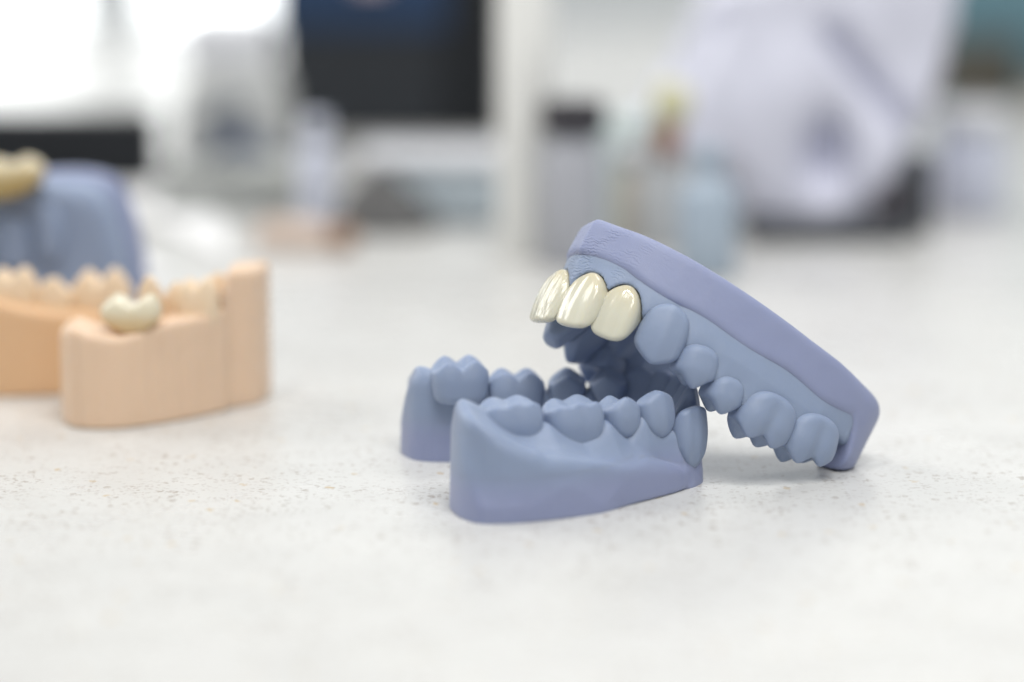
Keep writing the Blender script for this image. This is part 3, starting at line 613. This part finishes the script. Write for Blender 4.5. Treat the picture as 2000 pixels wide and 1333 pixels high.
# leaning brush: brown handle, yellow head
g = ground(1300, 500); bottle(1300, 492, 7.5, 27, simple('frosted_glass', (.48, .50, .52), .4), simple('frosted_rim', (.52, .54, .55), .4), 'frosted pot holding the yellow-headed brush', 'pot', capr=.9, neck=.9, caph=.1)
br = thing('brush', (g[0], g[1]+8, 26.6), 0, 'brush with yellow head and brown handle standing in the frosted pot', 'brush')
br.rotation_euler = (0, .12, 0)
lathe('handle', [(0, 0), (2.8, 0), (3.4, 4), (3.2, 8.5), (0, 8.6)], BROWN, br); lathe('head', [(0, 8.5), (3.4, 8.5), (5.4, 13), (5.0, 18.5), (2, 20), (0, 20)], YEL, br)
# big crumpled bag
Y0 = ground(1560, 462)[1]
def crumple():
    P = smooth_closed(np.array([(x, max(z, .3)) for x, z in px_outline([(1500, 470), (1450, 425), (1425, 350), (1330, 345), (1215, 375), (1250, 270), (1350, 110), (1410, -60), (1900, -80), (1883, 20), (1852, 160), (1805, 285), (1750, 370), (1670, 450), (1600, 470)], Y0)]), 2)
    lo = (P[:, 0].min()-6, Y0-10, -1); hi = (P[:, 0].max()+6, Y0+62, P[:, 1].max()+6)
    oc = at_y(1622, 312, Y0); g1 = at_y(1630, 70, Y0); g2 = at_y(1800, 280, Y0); h1 = at_y(1420, 30, Y0); h2 = at_y(1290, 260, Y0)
    def seg(X, Z, a, b):
        ex, ez = b[0]-a[0], b[2]-a[2]; t = np.clip(((X-a[0])*ex+(Z-a[2])*ez)/(ex*ex+ez*ez), 0, 1); return np.hypot(X-a[0]-ex*t, Z-a[2]-ez*t)
    def f(X, Y, Z):
        x2, z2 = np.broadcast_arrays(X[:, 0, :], Z[:, 0, :]); p = poly_sd(x2, z2, P)
        n = 1.3*np.sin(x2*.055+z2*.085+1)+.8*np.sin(x2*.13-z2*.07+1.5*np.sin(z2*.06))+.35*np.sin(x2*.31+z2*.17+2*np.sin(x2*.11))
        n = n-17*np.exp(-((x2-oc[0])/6.2)**2-((z2-oc[2])/10.5)**2)-9*np.exp(-(seg(x2, z2, g1, g2)/3.0)**2)-5*np.exp(-(seg(x2, z2, h1, h2)/3.5)**2)
        p = p+.5*np.sin(z2*.5+x2*.2); n = n[:, None, :]; p = p[:, None, :]
        return np.maximum(smax(p, np.maximum((Y0+4-n)-Y, Y-(Y0+52)), 9)*.8, -Z)
    V, Q = nets(f, lo, hi, 1.3); return mesh_from('plastic_bag', V, Q, simple('lavender_white_film', (.70, .71, .82), .45, bump=.0012, bscale=70))
tag(crumple(), 'large crumpled lavender-white plastic bag standing in the right background', 'bag')
pd = rbox('rubber_pad', (46, 26, 5), SLATE, loc=(at_y(1610, 460, Y0)[0], Y0-1, 0), r=1.5); tag(pd, 'dark slate pad along the foot of the lavender-white bag', 'pad')
gp = rbox('black_clip', (9, 12, 23), SLATE, loc=(at_y(1795, 400, Y0)[0], Y0+8, 0), r=2); tag(gp, 'dark upright clip between the lavender-white bag and the cool-white jar', 'clip')
g = ground(1925, 215); cs = thing('cabinet', (g[0]+2, g[1]+20, 0), 0, 'teal cabinet with a taupe drawer box at the right edge', 'cabinet')
rbox('body', (120, 30, 110), TEAL, cs, loc=(36, 36, 0), r=2); rbox('drawer', (34, 20, 27), TAUPE, cs, loc=(0, 8, 0), r=1.5)
rbox('shelf_box', (60, 26, 12), simple('sand_card', (.42, .38, .32)), cs, loc=(52, -10, 0), r=2)
g = ground(420, 425); blob('grey_pouch', (g[0], g[1]+10, 0), (19, 9, 16), simple('mid_grey_fabric', (.30, .31, .30), .9), .3, 9, 'mid-grey soft pouch slumped left of the plastic block', 'pouch')
g = ground(462, 345); blob('navy_cloth', (g[0], g[1]+12, 0), (13, 8, 13), simple('navy_cloth', (.05, .07, .12), .9), .3, 12, 'small navy cloth behind the grey pouch', 'cloth')

# window glare on the bench, put in as a thin white sheet
P_ = smooth_closed(np.array([ground(a, b)[:2] for a, b in [(120, 338), (300, 334), (400, 400), (470, 478), (400, 520), (250, 560), (120, 560)]]), 2)
lo_ = (P_[:, 0].min()-1, P_[:, 1].min()-1, -1); hi_ = (P_[:, 0].max()+1, P_[:, 1].max()+1, 3)
def sheet(X, Y, Z):
    x2, y2 = np.broadcast_arrays(X[:, :, 0], Y[:, :, 0]); p = poly_sd(x2, y2, P_)[:, :, None]; t = (.9+.35*np.sin(x2*.12+y2*.05))[:, :, None]
    return np.maximum(smax(p, Z-t, .4), .1-Z)
V, Q = nets(sheet, lo_, hi_, .9); sh = mesh_from('glare_sheet', V, Q, simple('glare_white', (.86, .86, .86), .7)); tag(sh, 'flat white sheet added as window glare on the bench beside the upright blue model', 'glare sheet')
